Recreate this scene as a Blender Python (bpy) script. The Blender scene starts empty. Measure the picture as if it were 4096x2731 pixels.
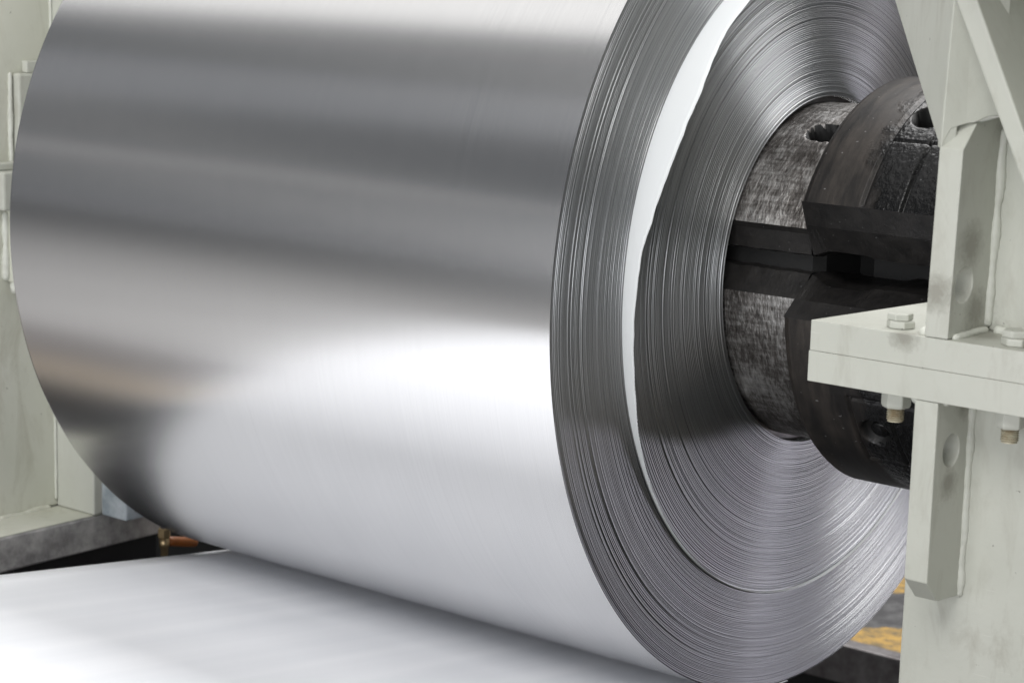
import bpy, bmesh, math, random
from mathutils import Vector, Matrix, noise as mnoise
random.seed(7)
S = 0.75                       # metres per unit: one unit is the outer radius of the coil
rad = math.radians
scene = bpy.context.scene
C = scene.collection

# ------------------------------------------------------------------ camera
def basis(yaw, pitch, roll):
    cy, sy, cp, sp = math.cos(yaw), math.sin(yaw), math.cos(pitch), math.sin(pitch)
    f = Vector((sy*cp, cy*cp, -sp)); r = Vector((cy, -sy, 0)); u = r.cross(f)
    return (math.cos(roll)*r + math.sin(roll)*u, -math.sin(roll)*r + math.cos(roll)*u, f)
cam_d = bpy.data.cameras.new('camera'); cam = bpy.data.objects.new('camera', cam_d); C.objects.link(cam)
r_, u_, f_ = basis(-0.6873, 0.1824, 0.0266)
M = Matrix((r_, u_, -f_)).transposed().to_4x4(); M.translation = Vector((2.6616, -4.3626, 0.7426))*S
cam.matrix_world = M
cam_d.sensor_width = 36.0; cam_d.lens = 36.0*8710/4096
cam_d.clip_start = 0.05; cam_d.clip_end = 200
cam_d.dof.use_dof = True; cam_d.dof.focus_distance = 4.55*S; cam_d.dof.aperture_fstop = 6.3
scene.camera = cam

# ------------------------------------------------------------------ world, lamps, exposure
w = bpy.data.worlds.new('World'); scene.world = w; w.use_nodes = True
bg = w.node_tree.nodes['Background']; bg.inputs['Color'].default_value = (0.112, 0.116, 0.122, 1); bg.inputs['Strength'].default_value = 1.0
scene.view_settings.view_transform = 'Standard'; scene.view_settings.look = 'None'
scene.view_settings.exposure = 0.0; scene.view_settings.gamma = 1.0
scene.render.engine = 'CYCLES'
scene.cycles.max_bounces = 9; scene.cycles.glossy_bounces = 8; scene.cycles.diffuse_bounces = 4
scene.cycles.use_adaptive_sampling = True; scene.cycles.adaptive_threshold = 0.015
def lamp(name, loc, aim, sx, sy, radiance, col=(1, 1, 1), up=None):
    d = bpy.data.lights.new(name, 'AREA'); d.shape = 'RECTANGLE'; d.size = sx*S; d.size_y = sy*S
    d.energy = radiance*math.pi*sx*sy*S*S; d.color = col
    o = bpy.data.objects.new(name, d); C.objects.link(o)
    loc = Vector(loc); z = (loc-Vector(aim)).normalized()
    x = Vector(up) if up else Vector((1, 0, 0)); x = (x - z*x.dot(z)).normalized(); y = z.cross(x)
    m = Matrix((x, y, z)).transposed().to_4x4(); m.translation = loc*S; o.matrix_world = m
    return o
# long roof light running over the machine
lamp('overhead_light', (-4, -2.75, 7.5), (-4, -2.75, 0), 24, 3.0, 1.0, (1.0, 0.985, 0.96))
lamp('overhead_light', (-2, 4.5, 8.5), (-2, 3.0, 0), 18, 7.0, 7.0, (1.0, 0.99, 0.98))  # rear panel added to brighten the sheet, out of the coil's reflection
# hall lamp high behind the photographer
lamp('hall_lamp', (1.9, -8.0, 7.4), (0.0, -0.8, -0.5), 6.0, 4.5, 6.6, (1.0, 0.985, 0.96))
lamp('front_fill', (1.8, -10.0, 0.7), (-0.5, -0.6, -0.6), 8.0, 3.6, 4.8, (0.97, 0.98, 1.0))  # unseen low fill, added to brighten the gap between sheet and coil
# bluish light from a small low lamp on the far side of the line
lamp('low_lamp', (1.4, 2.3, -1.13), (0, 0, -0.5), 0.32, 0.14, 58.0, (0.91, 0.875, 1.0))
# tube lamps far down the hall; dim panels added for bands on the coil
lamp('tube_lamp', (-9.5, -9, 3.0), (-1, 0, 0), 15.0, 0.12, 0.85, (1.0, 0.95, 0.88), up=(4.84, 0, -2.6))
lamp('tube_lamp', (-9.5, -9, 1.55), (-1, 0, 0), 15.0, 0.16, 0.42, (1.0, 0.93, 0.86), up=(4.84, 0, -1.6))
lamp('band_fill', (-13, -13, 10.5), (-1, -0.5, 0), 26, 3.2, 0.10, (0.9, 0.93, 1.0))
lamp('band_fill_low', (-13, -14, 4.0), (-1, -0.5, 0), 26, 0.8, 0.10, (1.0, 0.97, 0.94))

# ------------------------------------------------------------------ materials
def mat(name):
    m = bpy.data.materials.new(name); m.use_nodes = True
    nt = m.node_tree; p = nt.nodes['Principled BSDF']; return m, nt, p
def nd(nt, t, **kw):
    n = nt.nodes.new(t)
    for k, v in kw.items():
        if k in n.inputs and not hasattr(n, k): n.inputs[k].default_value = v
        else: setattr(n, k, v)
    return n
def setin(n, **kw):
    for k, v in kw.items(): n.inputs[k].default_value = v
def coords(nt, scale=(1, 1, 1)):
    tc = nt.nodes.new('ShaderNodeTexCoord'); mp = nt.nodes.new('ShaderNodeMapping')
    mp.inputs['Scale'].default_value = scale; nt.links.new(tc.outputs['Object'], mp.inputs['Vector']); return mp.outputs['Vector']
def noise(nt, vec, scale, detail=4, rough=0.55, dist=0.0):
    n = nt.nodes.new('ShaderNodeTexNoise'); setin(n, Scale=scale, Detail=detail, Roughness=rough, Distortion=dist)
    nt.links.new(vec, n.inputs['Vector']); return n.outputs['Fac']
def ramp(nt, fac, stops):
    n = nt.nodes.new('ShaderNodeValToRGB'); e = n.color_ramp.elements
    while len(e) < len(stops): e.new(0.5)
    for i, (p, c) in enumerate(stops):
        e[i].position = p; e[i].color = (c, c, c, 1) if not hasattr(c, '__len__') else (*c, 1)
    nt.links.new(fac, n.inputs['Fac']); return n.outputs['Color']
def mix(nt, fac, a, b):
    n = nt.nodes.new('ShaderNodeMix'); n.data_type = 'RGBA'
    for sock, v in ((n.inputs[0], fac), (n.inputs[6], a), (n.inputs[7], b)):
        if isinstance(v, bpy.types.NodeSocket): nt.links.new(v, sock)
        elif hasattr(v, '__len__'): sock.default_value = (*v, 1)
        else: sock.default_value = v
    return n.outputs[2]
def mth(nt, op, a, b=0.0, c=0.0):
    n = nt.nodes.new('ShaderNodeMath'); n.operation = op
    for sock, v in zip(n.inputs, (a, b, c)):
        if isinstance(v, bpy.types.NodeSocket): nt.links.new(v, sock)
        else: sock.default_value = v
    return n.outputs[0]
def bump(nt, p, h, strength, dist):
    b = nt.nodes.new('ShaderNodeBump'); setin(b, Strength=strength, Distance=dist)
    nt.links.new(h, b.inputs['Height']); nt.links.new(b.outputs['Normal'], p.inputs['Normal']); return b
def radial_tangent(nt, p):
    t = nt.nodes.new('ShaderNodeTangent'); t.direction_type = 'RADIAL'; t.axis = 'X'
    nt.links.new(t.outputs['Tangent'], p.inputs['Tangent'])

def m_aluminium():
    m, nt, p = mat('rolled_aluminium'); setin(p, Metallic=1.0, Anisotropic=0.85); p.inputs['Anisotropic Rotation'].default_value = 0.25
    radial_tangent(nt, p)
    v = coords(nt, (520, 1.2, 1.2)); n = noise(nt, v, 1.0, 6, 0.75)
    nt.links.new(mix(nt, ramp(nt, n, [(0.3, 0), (0.7, 1)]), (0.76, 0.76, 0.77), (0.835, 0.835, 0.84)), p.inputs['Base Color'])
    v2 = coords(nt, (900, 60, 60)); n2 = noise(nt, v2, 1.0, 3)
    nt.links.new(mth(nt, 'MULTIPLY_ADD', n2, 0.06, 0.185), p.inputs['Roughness'])
    v3 = coords(nt, (260, 260, 260)); bump(nt, p, mth(nt, 'ADD', noise(nt, v3, 1.0, 2), noise(nt, coords(nt, (1.5, 5, 5)), 1.0, 2)), 0.03, 0.0008)
    return m
def m_sheet():
    m, nt, p = mat('aluminium_sheet'); setin(p, Metallic=0.04); p.inputs['Specular IOR Level'].default_value = 0.06
    v = coords(nt, (9, 0.25, 0.25)); n = noise(nt, v, 1.0, 4)  # lengthwise bands paint streaky reflections into the sheet's colour
    nt.links.new(mix(nt, ramp(nt, n, [(0.35, 0), (0.65, 1)]), (0.84, 0.855, 0.89), (0.915, 0.925, 0.955)), p.inputs['Base Color'])
    v2 = coords(nt, (30, 1.0, 1.0)); n2 = noise(nt, v2, 1.0, 4)
    nt.links.new(mth(nt, 'MULTIPLY_ADD', n2, 0.18, 0.42), p.inputs['Roughness'])
    return m
def m_wraps():
    m, nt, p = mat('wrap_edges'); setin(p, Metallic=0.92, Anisotropic=0.65); p.inputs['Anisotropic Rotation'].default_value = 0.25
    radial_tangent(nt, p)
    tc = nt.nodes.new('ShaderNodeTexCoord'); sx = nt.nodes.new('ShaderNodeSeparateXYZ'); nt.links.new(tc.outputs['Object'], sx.inputs[0])
    rr = mth(nt, 'SQRT', mth(nt, 'ADD', mth(nt, 'MULTIPLY', sx.outputs['Y'], sx.outputs['Y']), mth(nt, 'MULTIPLY', sx.outputs['Z'], sx.outputs['Z'])))
    cb = nt.nodes.new('ShaderNodeCombineXYZ'); nt.links.new(mth(nt, 'MULTIPLY', rr, 330), cb.inputs[0])
    n = noise(nt, cb.outputs[0], 1.0, 2, 0.6)
    cb2 = nt.nodes.new('ShaderNodeCombineXYZ'); nt.links.new(mth(nt, 'MULTIPLY', rr, 22), cb2.inputs[0])
    n2 = noise(nt, cb2.outputs[0], 1.0, 4, 0.6)
    v = coords(nt, (8, 8, 8)); n3 = noise(nt, v, 1.0, 5, 0.6)
    base = mix(nt, ramp(nt, n, [(0.30, 0), (0.62, 1)]), (0.155, 0.16, 0.163), (0.43, 0.44, 0.45))
    base = mix(nt, mth(nt, 'MULTIPLY', ramp(nt, n2, [(0.4, 1), (0.7, 0)]), 0.35), base, (0.36, 0.37, 0.38))
    base = mix(nt, mth(nt, 'MULTIPLY', ramp(nt, n3, [(0.5, 0), (0.75, 1)]), 0.25), base, (0.33, 0.32, 0.31))
    nt.links.new(base, p.inputs['Base Color'])
    nt.links.new(mth(nt, 'MULTIPLY_ADD', n, 0.15, 0.30), p.inputs['Roughness'])
    return m
def m_paper():
    m, nt, p = mat('white_interleaf'); setin(p, Roughness=0.42)
    n = noise(nt, coords(nt, (5, 5, 5)), 1.0, 4)
    nt.links.new(mix(nt, n, (0.70, 0.725, 0.74), (0.77, 0.79, 0.80)), p.inputs['Base Color'])
    bump(nt, p, noise(nt, coords(nt, (14, 14, 14)), 1.0, 3), 0.12, 0.01)
    return m
def m_sleeve():
    m, nt, p = mat('worn_mandrel_steel'); setin(p, Metallic=0.85)
    a = noise(nt, coords(nt, (120, 34, 34)), 1.0, 7, 0.70, 0.6)
    b = noise(nt, coords(nt, (16, 120, 120)), 1.0, 6, 0.65)
    c = noise(nt, coords(nt, (9, 9, 9)), 1.0, 4)
    f = mth(nt, 'ADD', mth(nt, 'MULTIPLY', a, 0.5), mth(nt, 'ADD', mth(nt, 'MULTIPLY', b, 0.3), mth(nt, 'MULTIPLY_ADD', c, 0.42, -0.10)))
    g = noise(nt, coords(nt, (420, 110, 110)), 1.0, 4, 0.7)
    f = mth(nt, 'ADD', f, mth(nt, 'MULTIPLY_ADD', g, 0.34, -0.17))
    col = ramp(nt, f, [(0.38, (0.06, 0.054, 0.05)), (0.49, (0.16, 0.15, 0.143)), (0.58, (0.38, 0.37, 0.36)), (0.71, (0.64, 0.635, 0.63))])
    nt.links.new(col, p.inputs['Base Color'])
    nt.links.new(mth(nt, 'MULTIPLY_ADD', a, -0.35, 0.62), p.inputs['Roughness'])
    h = mth(nt, 'ADD', mth(nt, 'MULTIPLY', noise(nt, coords(nt, (55, 30, 30)), 1.0, 5, 0.6), 1.0), mth(nt, 'MULTIPLY', a, 0.6))
    bump(nt, p, h, 0.7, 0.004)
    return m
def m_collar():
    m, nt, p = mat('oily_black_steel'); setin(p, Metallic=0.35)
    tc = nt.nodes.new('ShaderNodeTexCoord'); sx = nt.nodes.new('ShaderNodeSeparateXYZ'); nt.links.new(tc.outputs['Object'], sx.inputs[0])
    a = noise(nt, coords(nt, (10, 10, 10)), 1.0, 5, 0.6)
    b = noise(nt, coords(nt, (60, 9, 9)), 1.0, 5, 0.6)
    oil = mth(nt, 'ADD', mth(nt, 'MULTIPLY', sx.outputs['X'], 1.0/S), mth(nt, 'MULTIPLY_ADD', a, 0.30, -0.15))
    oilm = ramp(nt, oil, [(0.335, 0), (0.375, 1)])
    dry = mix(nt, ramp(nt, mth(nt, 'MULTIPLY_ADD', b, 0.5, mth(nt, 'MULTIPLY', a, 0.5)), [(0.42, 0), (0.62, 1)]), (0.017, 0.0155, 0.015), (0.055, 0.047, 0.041))
    nt.links.new(mix(nt, oilm, dry, (0.010, 0.010, 0.0105)), p.inputs['Base Color'])
    nt.links.new(mix(nt, oilm, mth(nt, 'MULTIPLY_ADD', b, 0.25, 0.36), mth(nt, 'MULTIPLY_ADD', a, 0.5, -0.02)), p.inputs['Roughness'])
    fine = noise(nt, coords(nt, (95, 95, 95)), 1.0, 3, 0.55)
    h = mth(nt, 'ADD', mth(nt, 'MULTIPLY', fine, mth(nt, 'MULTIPLY_ADD', oilm, 1.2, 0.10)), mth(nt, 'MULTIPLY', b, 0.3))
    bump(nt, p, h, 0.45, 0.004)
    # pale specks of dust
    sp = ramp(nt, noise(nt, coords(nt, (180, 180, 180)), 1.0, 0), [(0.84, 0), (0.86, 1)])
    old = p.inputs['Base Color'].links[0].from_socket
    nt.links.new(mix(nt, mth(nt, 'MULTIPLY', sp, 0.5), old, (0.3, 0.3, 0.3)), p.inputs['Base Color'])
    return m
def m_paint(name, c1, c2, dirt, amount, scale=1.0, stains=()):
    m, nt, p = mat(name); setin(p, Roughness=0.48)
    a = noise(nt, coords(nt, (5*scale,)*3), 1.0, 5, 0.6)
    b = noise(nt, coords(nt, (26*scale, 26*scale, 9*scale)), 1.0, 6, 0.7, 0.5)
    s = noise(nt, coords(nt, (120*scale,)*3), 1.0, 2, 0.5)
    col = mix(nt, ramp(nt, a, [(0.3, 0), (0.7, 1)]), c1, c2)
    big = noise(nt, coords(nt, (3.2*scale, 3.2*scale, 2.2*scale)), 1.0, 3, 0.5)
    smear = mth(nt, 'MULTIPLY', mth(nt, 'MULTIPLY', ramp(nt, b, [(0.50, 0), (0.74, 1)]), ramp(nt, big, [(0.42, 0.15), (0.62, 1)])), amount)
    col = mix(nt, smear, col, dirt)
    spots = mth(nt, 'MULTIPLY', ramp(nt, s, [(0.755, 0), (0.80, 1)]), amount*1.4)
    col = mix(nt, spots, col, tuple(x*0.35 for x in dirt))
    if stains:
        tc = nt.nodes.new('ShaderNodeTexCoord'); pos = tc.outputs['Object']
        sx = nt.nodes.new('ShaderNodeSeparateXYZ'); nt.links.new(pos, sx.inputs[0])
        fine = noise(nt, coords(nt, (85, 85, 85)), 1.0, 6, 0.7, 0.8)
        tot = None
        for (c, rr) in stains:                 # greasy hand and spanner marks with ragged outlines
            dn = nt.nodes.new('ShaderNodeVectorMath'); dn.operation = 'DISTANCE'
            nt.links.new(pos, dn.inputs[0]); dn.inputs[1].default_value = tuple(q*S for q in c)
            g = mth(nt, 'SUBTRACT', 1.0, mth(nt, 'DIVIDE', dn.outputs['Value'], rr*S)); g = mth(nt, 'MAXIMUM', g, 0.0)
            tot = g if tot is None else mth(nt, 'MAXIMUM', tot, g)
        stain = ramp(nt, mth(nt, 'MULTIPLY_ADD', tot, 0.75, mth(nt, 'MULTIPLY', fine, 0.6)), [(0.50, 0), (0.90, 0.55)])
        col = mix(nt, mth(nt, 'MULTIPLY', stain, ramp(nt, tot, [(0.0, 0), (0.12, 1)])), col, (0.13, 0.115, 0.085))
        # paint chipped along the plate's upper front edge and dirt caught in the seam
        chip = noise(nt, coords(nt, (60, 60, 60)), 1.0, 6, 0.75)
        e1 = mth(nt, 'LESS_THAN', mth(nt, 'ABSOLUTE', mth(nt, 'SUBTRACT', sx.outputs['Z'], 0.0572*S)), 0.0022*S)
        e2 = mth(nt, 'LESS_THAN', mth(nt, 'ABSOLUTE', sx.outputs['Z']), 0.0022*S)
        fr = mth(nt, 'LESS_THAN', sx.outputs['Y'], -0.894*S)
        ed = mth(nt, 'MULTIPLY', mth(nt, 'MULTIPLY', mth(nt, 'MAXIMUM', e1, e2), fr), ramp(nt, chip, [(0.62, 0), (0.70, 0.6)]))
        col = mix(nt, ed, col, (0.09, 0.075, 0.055))
        scr = ramp(nt, noise(nt, coords(nt, (16, 16, 420)), 1.0, 2, 0.5), [(0.70, 0), (0.74, 0.5)])
        col = mix(nt, mth(nt, 'MULTIPLY', scr, ramp(nt, big, [(0.5, 0), (0.65, 1)])), col, (0.72, 0.72, 0.68))
    nt.links.new(col, p.inputs['Base Color'])
    nt.links.new(mth(nt, 'MULTIPLY_ADD', a, 0.2, 0.36), p.inputs['Roughness'])
    h = mth(nt, 'ADD', noise(nt, coords(nt, (70, 70, 70)), 1.0, 3), mth(nt, 'MULTIPLY', a, 1.5))
    bump(nt, p, h, 0.22, 0.002)
    return m
def m_plain(name, c, rough, metal=0.0, c2=None, scale=30, bmp=0.2):
    m, nt, p = mat(name); setin(p, Roughness=rough, Metallic=metal)
    n = noise(nt, coords(nt, (scale,)*3), 1.0, 6, 0.65)
    nt.links.new(mix(nt, ramp(nt, n, [(0.35, 0), (0.65, 1)]), c, c2 or tuple(x*0.6 for x in c)), p.inputs['Base Color'])
    bump(nt, p, n, bmp, 0.003); return m
def m_hazard():
    m, nt, p = mat('worn_hazard_paint'); setin(p, Roughness=0.6)
    tc = nt.nodes.new('ShaderNodeTexCoord'); sx = nt.nodes.new('ShaderNodeSeparateXYZ'); nt.links.new(tc.outputs['Object'], sx.inputs[0])
    a = noise(nt, coords(nt, (22, 22, 22)), 1.0, 6, 0.7)
    d = mth(nt, 'DIVIDE', mth(nt, 'SUBTRACT', sx.outputs['Y'], sx.outputs['X']), S)
    d = mth(nt, 'ADD', d, mth(nt, 'MULTIPLY_ADD', a, 0.16, -0.08))
    fr = mth(nt, 'FRACT', mth(nt, 'DIVIDE', mth(nt, 'ADD', d, 20-3.10), 1.06))
    yel = mth(nt, 'LESS_THAN', fr, 0.48)
    y = mix(nt, ramp(nt, a, [(0.40, 0), (0.62, 1)]), (0.37, 0.225, 0.05), (0.11, 0.085, 0.045))
    k = mix(nt, ramp(nt, a, [(0.45, 0), (0.7, 1)]), (0.035, 0.034, 0.036), (0.10, 0.10, 0.10))
    nt.links.new(mix(nt, yel, k, y), p.inputs['Base Color']); bump(nt, p, a, 0.3, 0.004)
    return m
ALU = m_aluminium(); SHEET = m_sheet(); WRAP = m_wraps(); PAPER = m_paper(); SLEEVE = m_sleeve(); COLLAR = m_collar()
CREAM = m_paint('cream_machine_paint', (0.485, 0.497, 0.44), (0.53, 0.538, 0.485), (0.27, 0.25, 0.20), 0.55, stains=[((0.775, -0.86, 0.06), 0.055), ((0.85, -0.80, 0.058), 0.085), ((0.93, -0.79, 0.058), 0.06), ((0.83, -0.84, 0.225), 0.075), ((0.832, -0.80, 0.10), 0.07), ((0.817, -0.80, -0.075), 0.05), ((0.817, -0.84, -0.22), 0.05), ((0.80, -0.90, 0.14), 0.06), ((0.74, -0.90, 0.055), 0.05), ((0.83, -0.75, 0.43), 0.05)])
CREAM_OLD = m_paint('stained_cream_paint', (0.56, 0.57, 0.485), (0.63, 0.63, 0.56), (0.30, 0.28, 0.20), 0.45, 0.7)
WELD = m_paint('painted_weld', (0.58, 0.595, 0.53), (0.63, 0.64, 0.585), (0.25, 0.24, 0.2), 0.5, 2.0)
LEDGE = m_plain('scuffed_steel', (0.50, 0.49, 0.48), 0.55, 0.2, (0.20, 0.195, 0.195), 16)
BLUEPALE = m_plain('pale_blue_paint', (0.46, 0.50, 0.53), 0.5, 0.0, (0.22, 0.26, 0.29), 14)
THREAD = m_plain('painted_thread', (0.50, 0.48, 0.38), 0.5, 0.2, (0.30, 0.24, 0.15), 40)
BRASS = m_plain('brass', (0.55, 0.42, 0.24), 0.35, 0.9, (0.35, 0.26, 0.15), 30)
ORANGE = m_plain('orange_plastic', (0.33, 0.10, 0.012), 0.5, 0.0, (0.2, 0.06, 0.01), 20)
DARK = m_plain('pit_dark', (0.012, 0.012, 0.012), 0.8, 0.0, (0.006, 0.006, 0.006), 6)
FLOOR = m_plain('hall_floor', (0.34, 0.335, 0.33), 0.55, 0.0, (0.28, 0.275, 0.27), 3, 0.05)
HAZ = m_hazard()
EDGE = m_plain('steel_edging', (0.20, 0.19, 0.19), 0.5, 0.3, (0.10, 0.09, 0.09), 25)
TAN = m_plain('worn_yellow_line', (0.34, 0.255, 0.165), 0.6, 0.0, (0.22, 0.19, 0.15), 1.2)
BLACK = m_plain('black_greased_steel', (0.011, 0.0105, 0.0105), 0.42, 0.2, (0.026, 0.024, 0.023), 28, 0.5)
def specks(m):
    nt = m.node_tree; p = nt.nodes['Principled BSDF']; old = p.inputs['Base Color'].links[0].from_socket
    sp = ramp(nt, noise(nt, coords(nt, (210, 210, 210)), 1.0, 0), [(0.82, 0), (0.85, 0.35)])
    nt.links.new(mix(nt, sp, old, (0.22, 0.22, 0.22)), p.inputs['Base Color'])
    nt.links.new(mth(nt, 'MULTIPLY_ADD', noise(nt, coords(nt, (9, 9, 9)), 1.0, 4), 0.5, 0.15), p.inputs['Roughness'])
specks(BLACK)
BORE = m_plain('bore_shade', (0.006, 0.006, 0.006), 0.6)  # near-black colour paints in the shade inside the holes and slot

# ------------------------------------------------------------------ helpers
def link(name, me, m, parent=None, smooth=False, bevel=0.0, seg=2):
    o = bpy.data.objects.new(name, me); C.objects.link(o)
    if m is not None: me.materials.append(m)
    if parent is not None: o.parent = parent
    if smooth: me.polygons.foreach_set('use_smooth', [True]*len(me.polygons))
    if bevel:
        b = o.modifiers.new('bevel', 'BEVEL'); b.width = bevel*S; b.segments = seg; b.limit_method = 'ANGLE'; b.angle_limit = rad(35)
        b.harden_normals = False
    me.update(); return o
def raw(name, vs, fs, m, parent=None, smooth=False, bevel=0.0, recalc=True):
    me = bpy.data.meshes.new(name); me.from_pydata([(x*S, y*S, z*S) for x, y, z in vs], [], fs)
    if recalc:
        bm = bmesh.new(); bm.from_mesh(me); bmesh.ops.recalc_face_normals(bm, faces=bm.faces); bm.to_mesh(me); bm.free()
    return link(name, me, m, parent, smooth, bevel)
def empty(name, loc, label, cat, group=None):
    o = bpy.data.objects.new(name, None); C.objects.link(o); o.location = Vector(loc)*S; o.empty_display_size = 0.1
    o['label'] = label; o['category'] = cat
    if group: o['group'] = group
    return o
def adopt(root):                      # children are modelled in world coordinates: shift them under their root
    for ch in root.children:
        ch.matrix_parent_inverse = Matrix.Translation(-root.location)
def prism(name, axis, poly, a, b, m, parent=None, bevel=0.004, holes=()):
    """poly in the two other axes (cyclic order kept as x<y<z), swept along `axis` from a to b."""
    def P(p, t):
        return {'x': (t, p[0], p[1]), 'y': (p[0], t, p[1]), 'z': (p[0], p[1], t)}[axis]
    bm = bmesh.new(); edges = []
    if holes:                         # two faces that meet along a cut through the hole's centre
        hc = holes[0]; n = len(hc); cz = sum(p[1] for p in hc)/n; ymin = min(p[0] for p in poly); ymax = max(p[0] for p in poly)
        W = lambda p: bm.verts.new(Vector(P(p, a))*S)
        hv = [W(p) for p in hc]; pv = [(p, W(p)) for p in poly]; lv, rv = W((ymin, cz)), W((ymax, cz))
        up = sorted([q for q in pv if q[0][1] > cz], key=lambda q: -math.atan2(q[0][1]-cz, q[0][0]-hc[n//2][0]-0.02))
        lo = sorted([q for q in pv if q[0][1] < cz], key=lambda q: -math.atan2(q[0][1]-cz, q[0][0]-hc[n//2][0]-0.02))
        bm.faces.new([lv]+[q[1] for q in up]+[rv, hv[0]]+hv[1:n//2]+[hv[n//2]])
        bm.faces.new([rv]+[q[1] for q in lo]+[lv, hv[n//2]]+hv[n//2+1:]+[hv[0]])
    for lp in ([] if holes else [poly]):
        vs = [bm.verts.new(Vector(P(p, a))*S) for p in lp]
        for i in range(len(vs)): edges.append(bm.edges.new((vs[i], vs[(i+1) % len(vs)])))
    if holes: pass
    else: bm.faces.new(vs)
    faces = list(bm.faces)
    ret = bmesh.ops.extrude_face_region(bm, geom=faces)
    nv = [g for g in ret['geom'] if isinstance(g, bmesh.types.BMVert)]
    d = Vector(P((0, 0), b-a))*S
    bmesh.ops.translate(bm, verts=nv, vec=d)
    bmesh.ops.recalc_face_normals(bm, faces=bm.faces)
    me = bpy.data.meshes.new(name); bm.to_mesh(me); bm.free()
    return link(name, me, m, parent, False, bevel)
def box(name, x0, x1, y0, y1, z0, z1, m, parent=None, bevel=0.004):
    return prism(name, 'z', [(x0, y0), (x1, y0), (x1, y1), (x0, y1)], z0, z1, m, parent, bevel)
def circle(cy, cz, r, n=40): return [(cy+r*math.cos(2*math.pi*i/n), cz+r*math.sin(2*math.pi*i/n)) for i in range(n)]
def weld(name, p0, p1, r, m, parent, seed=0):
    p0, p1 = Vector(p0), Vector(p1); L = (p1-p0).length; t = (p1-p0)/L; n = max(10, int(L/0.006))
    a = t.orthogonal().normalized(); b = t.cross(a); vs = []; fs = []; k = 10
    for i in range(n+1):
        s = i/n; q = p0+(p1-p0)*s
        rr = r*(1+0.40*mnoise.noise((s*L*26, seed, 0.3))+0.06*math.sin(s*L*290+seed))
        if i in (0, n): rr *= 0.35
        q = q + (a*mnoise.noise((s*L*18, seed+5, 0))+b*mnoise.noise((s*L*18, 0, seed+9)))*r*0.25
        for j in range(k):
            th = 2*math.pi*j/k; vs.append(tuple(q+a*rr*math.cos(th)+b*rr*math.sin(th)))
    for i in range(n):
        for j in range(k): fs.append((i*k+j, i*k+(j+1) % k, (i+1)*k+(j+1) % k, (i+1)*k+j))
    fs.append(tuple(range(k))); fs.append(tuple(n*k+j for j in range(k)))
    return raw(name, vs, fs, m, parent, True)
def cylp(x, r, deg): t = rad(deg); return (x, -r*math.cos(t), r*math.sin(t))   # angle counted from -y upwards
def tag(o, **kw):
    for k_, v in kw.items(): o[k_] = v
    return o

# ------------------------------------------------------------------ setting: floor with a pit, hazard border
PX0, PX1, PY0, PY1, FZ, PZ = -6.0, 3.2, -1.50, 1.62, -1.5, -2.6
def sheet(name, rects, z, m):
    vs, fs = [], []
    for (a, b, c, d) in rects:
        i = len(vs); vs += [(a, c, z), (b, c, z), (b, d, z), (a, d, z)]; fs.append((i, i+1, i+2, i+3))
    return raw(name, vs, fs, m, recalc=False)
B = 40
o = sheet('floor', [(-B, B, -B, PY0), (-B, B, PY1, B), (-B, PX0, PY0, PY1), (PX1, B, PY0, PY1)], FZ, FLOOR); o['kind'] = 'structure'
vs = [(PX0, PY0, FZ), (PX1, PY0, FZ), (PX1, PY1, FZ), (PX0, PY1, FZ), (PX0, PY0, PZ), (PX1, PY0, PZ), (PX1, PY1, PZ), (PX0, PY1, PZ)]
o = raw('pit', vs, [(4, 5, 6, 7), (0, 1, 5, 4), (1, 2, 6, 5), (2, 3, 7, 6), (3, 0, 4, 7)], DARK, recalc=False); o['kind'] = 'structure'
o = sheet('hazard_marking', [(PX0-1, PX1+1, PY1+0.05, PY1+1.1), (PX0-1, PX0-0.9, PY0-1.1, PY0-0.05)], FZ+0.005, HAZ); o['kind'] = 'structure'
o = sheet('floor_line', [(-9, 4, -2.30, -1.83)], FZ+0.005, EDGE); o['kind'] = 'structure'
o = sheet('floor_line', [(-9, 4, -1.825, -1.56)], FZ+0.005, TAN); o['kind'] = 'structure'
o = box('pit_edging', PX0, PX1, PY1-0.02, PY1+0.048, FZ-0.12, FZ+0.012, EDGE, bevel=0.006); o['kind'] = 'structure'

# ------------------------------------------------------------------ the coil
L = 1.73; RB = 0.7646; RH = 0.402
coil = empty('metal_coil', (-L/2, 0, -1.0), 'big roll of shiny silver aluminium sheet on the black mandrel', 'metal coil')
# winding body: cylinder running from the far rim to just short of the near rim
def lathe(name, prof, m, parent, n=384, smooth=True, wob=None, a0=0.0, a1=360.0):
    vs, fs = [], []; k = len(prof); full = abs(a1-a0-360) < 1e-6; rows = n if full else n+1
    for i in range(rows):
        dg = a0+(a1-a0)*i/n
        for j, (r, x) in enumerate(prof):
            dx = wob(j, dg) if wob else 0.0
            vs.append(cylp(x+dx, r, dg))
    for i in range(n):
        i2 = (i+1) % rows
        for j in range(k-1): fs.append((i*k+j, i2*k+j, i2*k+j+1, i*k+j+1))
    me = bpy.data.meshes.new(name); me.from_pydata([(x*S, y*S, z*S) for x, y, z in vs], [], fs)
    return link(name, me, m, parent, smooth)
body = lathe('winding', [(0.9955, -L-0.001), (0.9985, -L+0.001), (1.0, -L+0.004), (1.0, -L+0.008), (1.0, -1.2), (1.0, -0.6), (1.0, -0.006), (1.0, -0.0022)], ALU, coil, 512)
# edge shells of the last wraps at the near rim
far = lathe('far_end', [(0.42, -L+0.002), (0.9955, -L-0.001)], WRAP, coil, 128)
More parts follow.
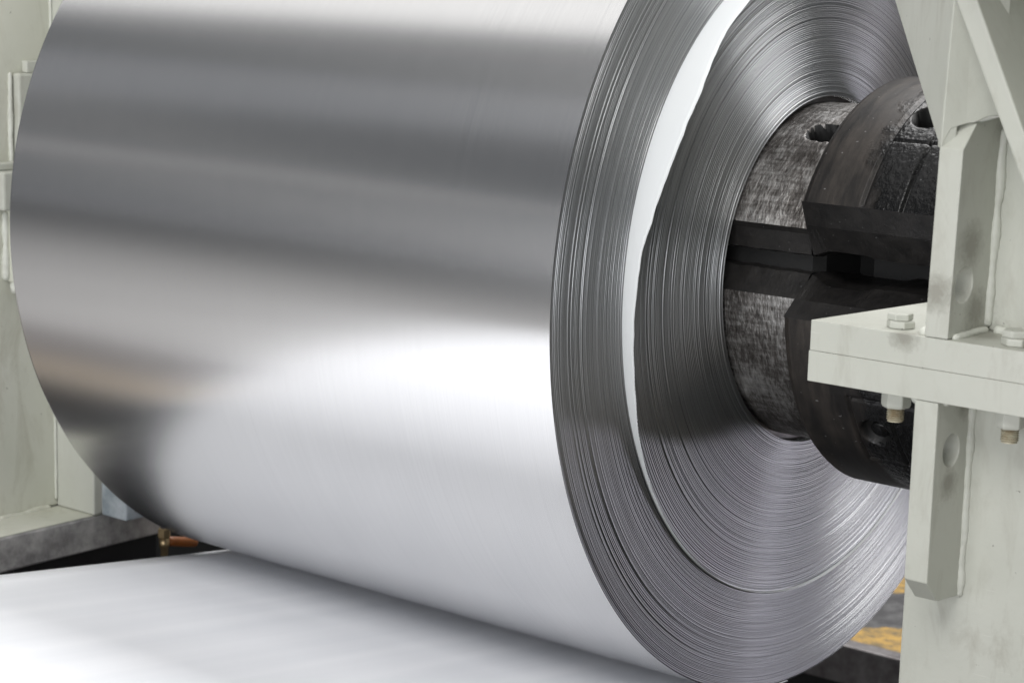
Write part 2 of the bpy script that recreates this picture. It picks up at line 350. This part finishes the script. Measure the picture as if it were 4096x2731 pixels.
# stacked wrap edges on the near face
prof = []; owner = []; amp = []
def add_wraps(r0, r1, t_mean, seed, lift):
    rnd = random.Random(seed); r = r0; k = 0
    while r < r1-1e-4:
        t = min(t_mean*rnd.uniform(0.72, 1.35), r1-r)
        if r1-(r+t) < t_mean*0.5: t = r1-r
        s = (r-r0)/(r1-r0)
        x = lift(s)+0.0008*mnoise.noise((r*38, seed, 0))+rnd.gauss(0, 0.00035)
        u = rnd.random()
        if u < 0.10: x += rnd.uniform(0.001, 0.002)
        elif u < 0.17: x -= rnd.uniform(0.0008, 0.0018)
        for (rr, dx) in ((r+t*0.03, -0.0030), (r+t*0.16, -0.0002), (r+t*0.5, 0.0), (r+t*0.84, -0.0002), (r+t*0.97, -0.0030)):
            prof.append((rr, x+dx)); owner.append(k+seed*1000); amp.append(0.0001)
        r += t; k += 1
add_wraps(RH+0.004, RB-0.003, 0.0042, 1, lambda s: 0.012*max(0.0, 1-s*9)+0.004*math.sin(s*9)*(1-s))
n_in = len(prof)
add_wraps(RB+0.002, 0.9985, 0.0034, 2, lambda s: 0.003*math.exp(-s*22)-0.006*max(0.0, s-0.93)/0.07)
def wob(j, dg):
    t = rad(dg); return amp[j]*mnoise.noise((math.cos(t)*1.6+owner[j]*0.37, math.sin(t)*1.6, owner[j]*0.21))
face = lathe('wrap_edges', prof, WRAP, coil, 360, True, wob)
# white interleaf sticking out between the wraps
KP = [(-180, .004), (-120, .006), (-95, .010), (-75, .011), (-55, .009), (-40, .0095), (-33.8, .011), (-28.2, .0145), (-21.8, .0205), (-14.8, .0293), (-9.4, .0314), (-2.3, .0343), (3.2, .039),
      (9.1, .0425), (13.3, .0555), (20.3, .0686), (27.1, .0781), (33.6, .0842), (42.4, .0735), (47.5, .0668), (55.5, .0701), (75, .062), (100, .05), (130, .03), (155, .012), (180, .004)]
def paper_w(a):
    for (a0, w0), (a1, w1) in zip(KP, KP[1:]):
        if a0 <= a <= a1: return w0+(w1-w0)*(a-a0)/(a1-a0)
vs, fs = [], []; N = 1080; K = 9
for i in range(N):
    a = -180+360*i/N; wd = paper_w(a)
    ruff = max(0.0, 1-abs(a+22)/20)              # crimped edge low on the left
    wd *= 1+0.04*mnoise.noise((a*0.35, 3, 0))
    wd += ruff*0.0016*math.sin(a*9.0)+0.0005*mnoise.noise((a*2.0, 1, 0))
    for j in range(K):
        s = j/(K-1); x = -0.012+(wd+0.012)*s
        r = RB + 0.0008*s + ruff*0.0016*s*math.sin(a*9.0+0.6) + 0.0020*s*mnoise.noise((a*0.09, s*1.5, 7))
        vs.append(cylp(x, r, a))
for i in range(N):
    i2 = (i+1) % N
    for j in range(K-1): fs.append((i*K+j, i2*K+j, i2*K+j+1, i*K+j+1))
paper = raw('interleaf', vs, fs, PAPER, coil, True, recalc=False)
sm = paper.modifiers.new('thickness', 'SOLIDIFY'); sm.thickness = 0.0016*S; sm.offset = -1
paper['label'] = 'white strip sticking out between the wraps'
# the sheet running to the underside of the coil
vs, fs = [], []; a_t = rad(-83.3); pts = []
for i in range(10):
    a = rad(-88+4.7*i/9); pts.append((-1.0012*math.cos(a), 1.0012*math.sin(a)))
ty, tz = pts[-1]; d = (-math.cos(rad(6.7)), math.sin(rad(6.7)))
for i in range(1, 60): s = 3.05*i/59; pts.append((ty+d[0]*s, tz+d[1]*s))
ey, ez = pts[-1]
for i in range(1, 13):                 # turns down over the line's edge, out of the frame
    b = rad(6.7-96.7*i/12); b0 = rad(6.7)
    pts.append((ey-0.3*(math.sin(b0)-math.sin(b)), ez-0.3*(math.cos(b0)-math.cos(b))))
pts.append((pts[-1][0], FZ+0.02))
nx = 24
for (y, z) in pts:
    for j in range(nx+1):
        x = -L+L*j/nx
        dz = 0.0015*mnoise.noise((x*5, y*0.4, 2))*min(1, max(0, (-y-0.3)))
        vs.append((x, y, z+dz))
for i in range(len(pts)-1):
    for j in range(nx): fs.append((i*(nx+1)+j, (i+1)*(nx+1)+j, (i+1)*(nx+1)+j+1, i*(nx+1)+j+1))
st = raw('sheet', vs, fs, SHEET, coil, True, recalc=False)
sm = st.modifiers.new('thickness', 'SOLIDIFY'); sm.thickness = 0.0016*S; sm.offset = 0
st['label'] = 'flat bright sheet leading off the underside of the roll'

# ------------------------------------------------------------------ mandrel
mandrel = empty('mandrel', (0.3, 0, -0.46), 'black oily split steel mandrel with holes, inside the silver coil', 'mandrel')
def drum(name, x_list, th_u, th_l, rfun, R, prof_notch, m, parent, step=1.0, fine=None):
    """outer skin from th_u up and around to th_l+360, heightfield in (angle, x)."""
    ths = []; a = th_u; end = th_l+360
    while a < end-1e-6:
        ths.append(a); aa = a if a < 180 else a-360
        a += 0.5 if -85 < aa < 118 else 3.0
    ths.append(end)
    vs, fs = [], []; k = len(x_list)
    for t in ths:
        aa = t if t <= 180 else t-360
        for x in x_list: vs.append(cylp(x, rfun(x, aa), t))
    for i in range(len(ths)-1):
        for j in range(k-1): fs.append((i*k+j, (i+1)*k+j, (i+1)*k+j+1, i*k+j+1))
    # end caps at both ends: fan through notch profile
    n0 = len(vs)
    for e, x in ((0, x_list[0]), (k-1, x_list[-1])):
        c = len(vs); vs.append((x, 0.05, 0.0))
        for i in range(len(ths)-1): fs.append((i*k+e, (i+1)*k+e, c))
    o = raw(name, vs, fs, m, parent, True, recalc=True)
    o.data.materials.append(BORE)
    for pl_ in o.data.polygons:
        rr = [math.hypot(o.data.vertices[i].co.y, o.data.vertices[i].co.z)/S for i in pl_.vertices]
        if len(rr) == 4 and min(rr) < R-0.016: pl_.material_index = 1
    return o
def flank(name, x_list, line, m, parent, smooth=False):
    """line: list of functions x -> (y, z)"""
    vs, fs = [], []; k = len(line)
    for x in x_list:
        for f in line: y, z = f(x); vs.append((x, y, z))
    for i in range(len(x_list)-1):
        for j in range(k-1): fs.append((i*k+j, (i+1)*k+j, (i+1)*k+j+1, i*k+j+1))
    return raw(name, vs, fs, m, parent, smooth, recalc=False)
RS, RC = 0.392, 0.463
XS = [-0.05+0.004*i for i in range(67)]
def smooth01(e0, e1, v):
    t = max(0.0, min(1.0, (v-e0)/(e1-e0))); return t*t*(3-2*t)
def r_sleeve(x, a):
    r = RS + 0.0011*mnoise.noise((x*22, math.cos(rad(a))*9, math.sin(rad(a))*9))
    # oblong drain hole
    dx = max(0.0, abs(x-0.155)-0.045); dz = rad(a-60.5)*RS
    dd = math.hypot(dx, dz)+0.003*mnoise.noise((x*90, a*0.8, 0))
    r -= 0.07*(1-smooth01(0.027, 0.034, dd))
    return r
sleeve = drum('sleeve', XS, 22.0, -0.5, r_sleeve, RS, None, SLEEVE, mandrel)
XC = [0.205, 0.209, 0.213]+[0.217+0.003*i for i in range(130)]+[0.62+0.03*i for i in range(18)]
def groove(d, wd, depth): return depth*(1-smooth01(wd*0.5, wd, abs(d)))
def r_collar(x, a):
    r = RC
    if x < 0.216: r -= 0.007*(0.216-x)/0.011
    r += 0.0006*mnoise.noise((x*8, a*0.05, 4))
    # low step where the inserts begin
    if 28 < a < 47: r -= groove(x-0.352+0.012*(a-28)/20*0, 0.006, 0.007)
    # upper insert outline and hole
    if a > 47 and a < 110:
        r -= groove(x-0.352, 0.005, 0.006)
    if x > 0.352 and a > 30: r -= groove(rad(a-48.6)*RC, 0.0035, 0.007)
    if 0 < a < 110: r -= groove(x-0.446, 0.005, 0.008)
    d = math.hypot(x-0.405, rad(a-59.3)*RC); r -= 0.09*(1-smooth01(0.036, 0.0405, d))
    # lower insert outline and recess
    if a < -24 and a > -48:
        r -= groove(x-0.350, 0.005, 0.007); r -= groove(x-0.447, 0.004, 0.006)
    if 0.348 < x < 0.62:
        r -= groove(rad(a+24.5)*RC, 0.003, 0.006); r -= groove(rad(a+47.5)*RC, 0.003, 0.006); r -= groove(rad(a+21.5)*RC, 0.002, 0.004)
    d = math.hypot(x-0.395, rad(a+35.5)*RC); r -= 0.022*(1-smooth01(0.030, 0.038, d))
    if x > 0.56: r -= 0.05*smooth01(0.56, 0.60, x)*0
    return r
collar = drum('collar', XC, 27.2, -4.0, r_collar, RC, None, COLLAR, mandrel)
# split between the two segments: slanted flanks and a slot that opens into a dark pocket
def up_s(x): return (-RS*math.cos(rad(22.0)), RS*math.sin(rad(22.0)))
def lo_s(x): return (-RS*math.cos(rad(-0.5)), RS*math.sin(rad(-0.5)))
def up_c(x): return (-RC*math.cos(rad(27.2)), RC*math.sin(rad(27.2)))
def lo_c(x): return (-RC*math.cos(rad(-4.0)), RC*math.sin(rad(-4.0)))
def zw(x): return 0.022*smooth01(0.20, 0.25, x)*(1-0.45*smooth01(0.33, 0.37, x))+0.003*mnoise.noise((x*30, 0, 0))
def s_u(x): return (-0.352, 0.090+zw(x)*0.6)
def dep(x): return -0.325+0.16*smooth01(0.20, 0.24, x)
def s_ui(x): return (dep(x), 0.083+zw(x)*0.6)
def s_li(x): return (dep(x), 0.052-zw(x))
def s_l(x): return (-0.352, 0.048-zw(x))
def m_u(x): y, z = up_s(x); return (y+0.006, z-0.012)
XF = [-0.05+0.01*i for i in range(26)]
flank('segment_flank', XF, [up_s, m_u, s_u, s_ui], BLACK, mandrel)
flank('segment_flank', XF, [s_li, s_l, lo_s], BLACK, mandrel)
XG = [0.205+0.012*i for i in range(80)]
def m_uc(x): return (-0.389, 0.158)
flank('segment_flank', XG, [up_c, m_uc, s_u, s_ui], BLACK, mandrel)
flank('segment_flank', XG, [s_li, s_l, lambda x: (-0.42, 0.002), lo_c], BLACK, mandrel)
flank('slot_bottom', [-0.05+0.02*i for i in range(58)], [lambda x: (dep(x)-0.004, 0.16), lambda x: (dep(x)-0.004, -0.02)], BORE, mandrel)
# plug standing in the lower insert's recess
def cap(name, xc, a, r0, rr, h, m, parent):
    n = Vector((0, -math.cos(rad(a)), math.sin(rad(a)))); t1 = Vector((1, 0, 0)); t2 = n.cross(t1)
    vs, fs = [], []; prof = [(rr, 0), (rr, h*0.8), (rr*0.88, h), (0.0, h)]
    for (q, z) in prof:
        for i in range(28):
            th = 2*math.pi*i/28; vs.append(tuple(Vector((xc, 0, 0))+n*(r0+z)+t1*q*math.cos(th)+t2*q*math.sin(th)))
    for j in range(len(prof)-1):
        for i in range(28): fs.append((j*28+i, j*28+(i+1) % 28, (j+1)*28+(i+1) % 28, (j+1)*28+i))
    return raw(name, vs, fs, m, parent, True)
cap('plug', 0.400, -35.5, RC-0.022, 0.021, 0.012, COLLAR, mandrel)
lathe('eye_ring', [(RS-0.004, -0.006), (RS+0.004, -0.006), (RH+0.004, -0.008)], EDGE, coil, 256)

# ------------------------------------------------------------------ right stand
Y0 = -0.90; WY = -0.77
stand = empty('support_stand', (1.1, -0.6, PZ), 'cream painted steel stand in the foreground, with bolted flange plates', 'machine stand')
def side_hole(cy, cz, r): return [circle(cy, cz, r)]
# lower web and rib
prism('web_plate', 'y', [(0.698, -0.0595), (0.700, -0.47), (0.690, PZ), (1.9, PZ), (1.9, -0.0595)], WY, WY+0.05, CREAM, stand, 0.005)
prism('rib', 'x', [(Y0, -0.0595), (Y0, -0.397), (-0.855, -0.441), (WY-0.001, -0.447), (WY-0.001, -0.0595)], 0.770, 0.8175, CREAM, stand, 0.0022, holes=side_hole(-0.838, -0.157, 0.031))
# flange plates
pl = [(0.543, Y0), (1.9, Y0), (1.9, -0.50), (0.597, -0.50)]
prism('flange_plate', 'z', [(0.5415, Y0-0.001), (1.9, Y0-0.001), (1.9, -0.50), (0.596, -0.50)], -0.0585, -0.0003, CREAM, stand, 0.0010)
prism('flange_plate', 'z', pl, 0.0003, 0.0575, CREAM, stand, 0.0010)
# upper rib, side plate, web
def shear(o, k, z0):                  # the upper frame leans slightly
    for v in o.data.vertices: v.co.x += (v.co.z-z0*S)*k
    return o
shear(prism('rib', 'x', [(Y0, 0.0585), (Y0, 0.399), (-0.857, 0.444), (-0.70, 0.458), (-0.70, 0.0585)], 0.781, 0.828, CREAM, stand, 0.0022, holes=side_hole(-0.854, 0.153, 0.033)), 0.022, 0.06)
def slab(name, pts, d, m, parent, bevel=0.003):
    n = len(pts); vs = list(pts)+[tuple(Vector(p)+Vector(d)) for p in pts]
    fs = [tuple(range(n)), tuple(range(2*n-1, n-1, -1))]+[(i, (i+1) % n, n+(i+1) % n, n+i) for i in range(n)]
    return raw(name, vs, fs, m, parent, False, bevel)
# folded front of the leaning column: one face turned to the left, one to the right
slab('cheek_plate', [(0.790, -0.900, 0.397), (0.8047, -0.900, 0.85), (0.291, -0.375, 0.85), (0.515, -0.611, 0.647), (0.775, -0.885, 0.411)], (0.020, 0.020, 0), CREAM, stand)
slab('cheek_plate', [(0.7905, -0.9002, 0.398), (0.804, -0.889, 0.434), (0.824, -0.871, 0.4435), (0.836, -0.861, 0.4455), (0.853, -0.847, 0.4565), (0.872, -0.830, 0.459), (0.872, -0.830, 1.20), (0.8165, -0.9002, 1.20)], (-0.018, 0.022, 0), CREAM, stand, 0.002)
box('shade_hood', 0.88, 1.9, -1.13, 0.5, 0.80, 1.02, CREAM, stand, 0.006)  # unseen beam added to keep roof light off the brace side
prism('web_plate', 'y', [(0.829, 0.0585), (1.9, 0.0585), (1.9, 1.2), (0.829, 1.2)], WY+0.018, WY+0.06, CREAM, stand, 0.004)
def brace_y(z): return z
prism('brace', 'y', [(0.818, 0.660), (0.5635, 1.2), (0.604, 1.2), (0.859, 0.661), (0.964, 0.441), (1.16, 0.03+0.0585-0.0), (1.112, 0.0585)], -0.93, -0.46, CREAM, stand, 0.004)
# welds
weld('weld_bead', (0.8185, WY-0.001, -0.075), (0.8185, WY-0.001, -0.45), 0.0085, WELD, stand, 1)
weld('weld_bead', (0.829, WY+0.016, 0.065), (0.837, WY+0.016, 0.43), 0.010, WELD, stand, 2)
weld('weld_bead', (0.770, Y0+0.012, 0.060), (0.775, -0.78, 0.060), 0.011, WELD, stand, 3)
weld('weld_bead', (0.832, -0.885, 0.060), (0.832, -0.76, 0.060), 0.008, WELD, stand, 4)
weld('weld_bead', (0.845, WY+0.013, 0.061), (1.3, WY+0.013, 0.061), 0.009, WELD, stand, 5)
weld('weld_bead', (0.822, -0.885, -0.0615), (0.822, -0.775, -0.0615), 0.007, WELD, stand, 6)
weld('weld_bead', (0.835, -0.775, -0.0615), (1.3, -0.775, -0.0615), 0.008, WELD, stand, 8)
weld('weld_bead', (0.765, Y0+0.007, -0.0605), (0.765, -0.80, -0.0605), 0.009, WELD, stand, 7)
def hexa(name, cx, cy, z0, z1, rr, rot, m, parent, ch=0.18):
    vs, fs = [], []; h = z1-z0; prof = [(rr, z0), (rr, z1-h*ch), (rr*0.90, z1)] if ch > 0 else [(rr*0.90, z0), (rr, z0-h*ch), (rr, z1)]
    for (q, z) in prof:
        for i in range(6):
            th = rad(rot+60*i); vs.append((cx+q*math.cos(th), cy+q*math.sin(th), z))
    for j in range(2):
        for i in range(6): fs.append((j*6+i, j*6+(i+1) % 6, (j+1)*6+(i+1) % 6, (j+1)*6+i))
    fs.append(tuple(range(6))); fs.append(tuple(12+i for i in range(6)))
    return raw(name, vs, fs, m, parent, False, 0.0018)
def bolt(cx, cy, rot):
    # thread stub with real ridges
    vs, fs = [], []; n = 28; prof = [(0.013, 0.05), (0.0160, 0.05), (0.0160, -0.088)]
    z = -0.088
    while z > -0.117: prof += [(0.0168, z), (0.0138, z-0.0022)]; z -= 0.0044
    prof += [(0.0150, -0.119), (0.0, -0.119)]
    for (q, zz) in prof:
        for i in range(n): th = 2*math.pi*i/n; vs.append((cx+q*math.cos(th), cy+q*math.sin(th), zz))
    for j in range(len(prof)-1):
        for i in range(n): fs.append((j*n+i, j*n+(i+1) % n, (j+1)*n+(i+1) % n, (j+1)*n+i))
    b = raw('bolt', vs, fs, THREAD, stand, False)
    hexa('nut', cx, cy, 0.0578, 0.0718, 0.0272, rot, CREAM, b)
    hexa('bolt_head', cx-0.003, cy+0.002, 0.0720, 0.0850, 0.0245, rot+24, CREAM, b)
    hexa('nut', cx, cy, -0.0930, -0.0640, 0.0280, rot+10, CREAM, b, -0.2)
    # washer
    vs, fs = [], []
    for (q, zz) in ((0.031, -0.0588), (0.031, -0.0637), (0.012, -0.0637)):
        for i in range(n): th = 2*math.pi*i/n; vs.append((cx+q*math.cos(th), cy+q*math.sin(th), zz))
    for j in range(2):
        for i in range(n): fs.append((j*n+i, j*n+(i+1) % n, (j+1)*n+(i+1) % n, (j+1)*n+i))
    raw('washer', vs, fs, CREAM, b, False)
bolt(0.702, -0.846, 14); bolt(0.937, -0.850, 20)
adopt(stand)

# ------------------------------------------------------------------ left stand behind the coil
back = empty('support_stand', (-2.3, -0.6, PZ), 'stained cream steel stand behind the far end of the coil', 'machine stand')
box('column_plate', -2.30, -2.15, -0.74, -0.20, -0.8765, 1.6, CREAM_OLD, back, 0.006)
box('column_plate', -2.149, -1.987, -0.527, -0.40, -0.8765, 1.6, CREAM, back, 0.005)
box('column_plate', -2.30, -2.10, -0.72, -0.2, PZ, -0.979, DARK, back, 0.0)  # column foot: near-black colour stands in for shade under the ledge
ledge = box('ledge', -2.6, -1.992, -0.875, -0.05, -0.978, -0.8795, LEDGE, back, 0.006)
ledge_top = box('ledge_paint', -2.149, -1.9945, -0.872, -0.3, -0.8792, -0.8775, CREAM_OLD, back, 0.0)
box('clamp_block', -1.955, -1.850, -0.527, -0.33, -0.868, -0.45, BLUEPALE, back, 0.006)
box('clamp_arm', -1.99, -1.9551, -0.50, -0.36, -0.868, -0.45, LEDGE, back, 0.004)
box('clamp_block', -1.849, -1.74, -0.50, -0.30, -0.845, -0.60, LEDGE, back, 0.004)
# cover, flange and bracket on the column
box('cover_plate', -2.149, -2.118, -0.662, -0.535, 0.112, 0.352, CREAM, back, 0.006)
box('cover_lug', -2.149, -2.126, -0.63, -0.57, 0.3525, 0.385, CREAM, back, 0.004)
weld('weld_bead', (-2.145, -0.672, 0.10), (-2.145, -0.672, 0.355), 0.007, WELD, back, 11)
box('flange_plate', -2.149, -2.09, -0.74, -0.535, -0.012, 0.093, CREAM, back, 0.006)
box('bracket_foot', -2.149, -2.118, -0.74, -0.655, 0.0935, 0.115, CREAM, back, 0.005)
box('rib', -2.149, -2.11, -0.692, -0.60, -0.215, -0.0125, CREAM_OLD, back, 0.006)
weld('weld_bead', (-2.12, -0.694, -0.225), (-2.12, -0.640, -0.232), 0.017, WELD, back, 12)
weld('weld_bead', (-2.143, -0.696, -0.21), (-2.143, -0.696, -0.02), 0.010, WELD, back, 14)
weld('weld_bead', (-2.147, -0.531, -0.86), (-2.147, -0.531, 1.5), 0.004, WELD, back, 15)
weld('weld_bead', (-2.147, -0.73, -0.8775), (-2.147, -0.55, -0.8775), 0.008, CREAM_OLD, back, 16)
adopt(back)

# small fittings under the ledge
fit = empty('pipe_fitting', (-1.9, -0.344, -1.02), 'small brass fitting hanging under the dark ledge', 'pipe fitting')
def turned(name, cx, cy, prof, m, parent, n=24):
    vs, fs = [], []
    for (q, zz) in prof:
        for i in range(n): th = 2*math.pi*i/n; vs.append((cx+q*math.cos(th), cy+q*math.sin(th), zz))
    for j in range(len(prof)-1):
        for i in range(n): fs.append((j*n+i, j*n+(i+1) % n, (j+1)*n+(i+1) % n, (j+1)*n+i))
    return raw(name, vs, fs, m, parent, True)
hexa('hex_collar', -1.9, -0.344, -0.957, -0.930, 0.019, 10, BRASS, fit)
turned('stem', -1.9, -0.344, [(0.0, -0.9575), (0.0145, -0.9575), (0.0145, -0.985), (0.0115, -0.989), (0.0115, -1.008), (0.009, -1.014), (0.0, -1.014)], BRASS, fit)
turned('tip', -1.9, -0.344, [(0.0, -0.916), (0.008, -0.918), (0.0115, -0.9295), (0.0, -0.9297)], EDGE, fit)
adopt(fit)
def capsule(name, p0, p1, r, m):
    p0, p1 = Vector(p0), Vector(p1); t = (p1-p0).normalized(); a = t.orthogonal().normalized(); b = t.cross(a); vs, fs = [], []; k = 16; rings = []
    for i in range(7): th = math.pi/2*(1-i/6); rings.append((p0-t*r*math.sin(th), r*math.cos(th)))
    for i in range(7): th = math.pi/2*i/6; rings.append((p1+t*r*math.sin(th), r*math.cos(th)))
    for q, rr in rings:
        for j in range(k): th = 2*math.pi*j/k; vs.append(tuple(q+a*max(rr, 1e-4)*math.cos(th)+b*max(rr, 1e-4)*math.sin(th)))
    for i in range(len(rings)-1):
        for j in range(k): fs.append((i*k+j, i*k+(j+1) % k, (i+1)*k+(j+1) % k, (i+1)*k+j))
    return raw(name, vs, fs, m, None, True)
o = capsule('valve_handle', (-1.9, -0.318, -0.975), (-1.9, -0.234, -0.994), 0.0145, ORANGE)
tag(o, label='small orange handle under the coil beside the brass fitting', category='valve handle')

adopt(coil); adopt(mandrel)
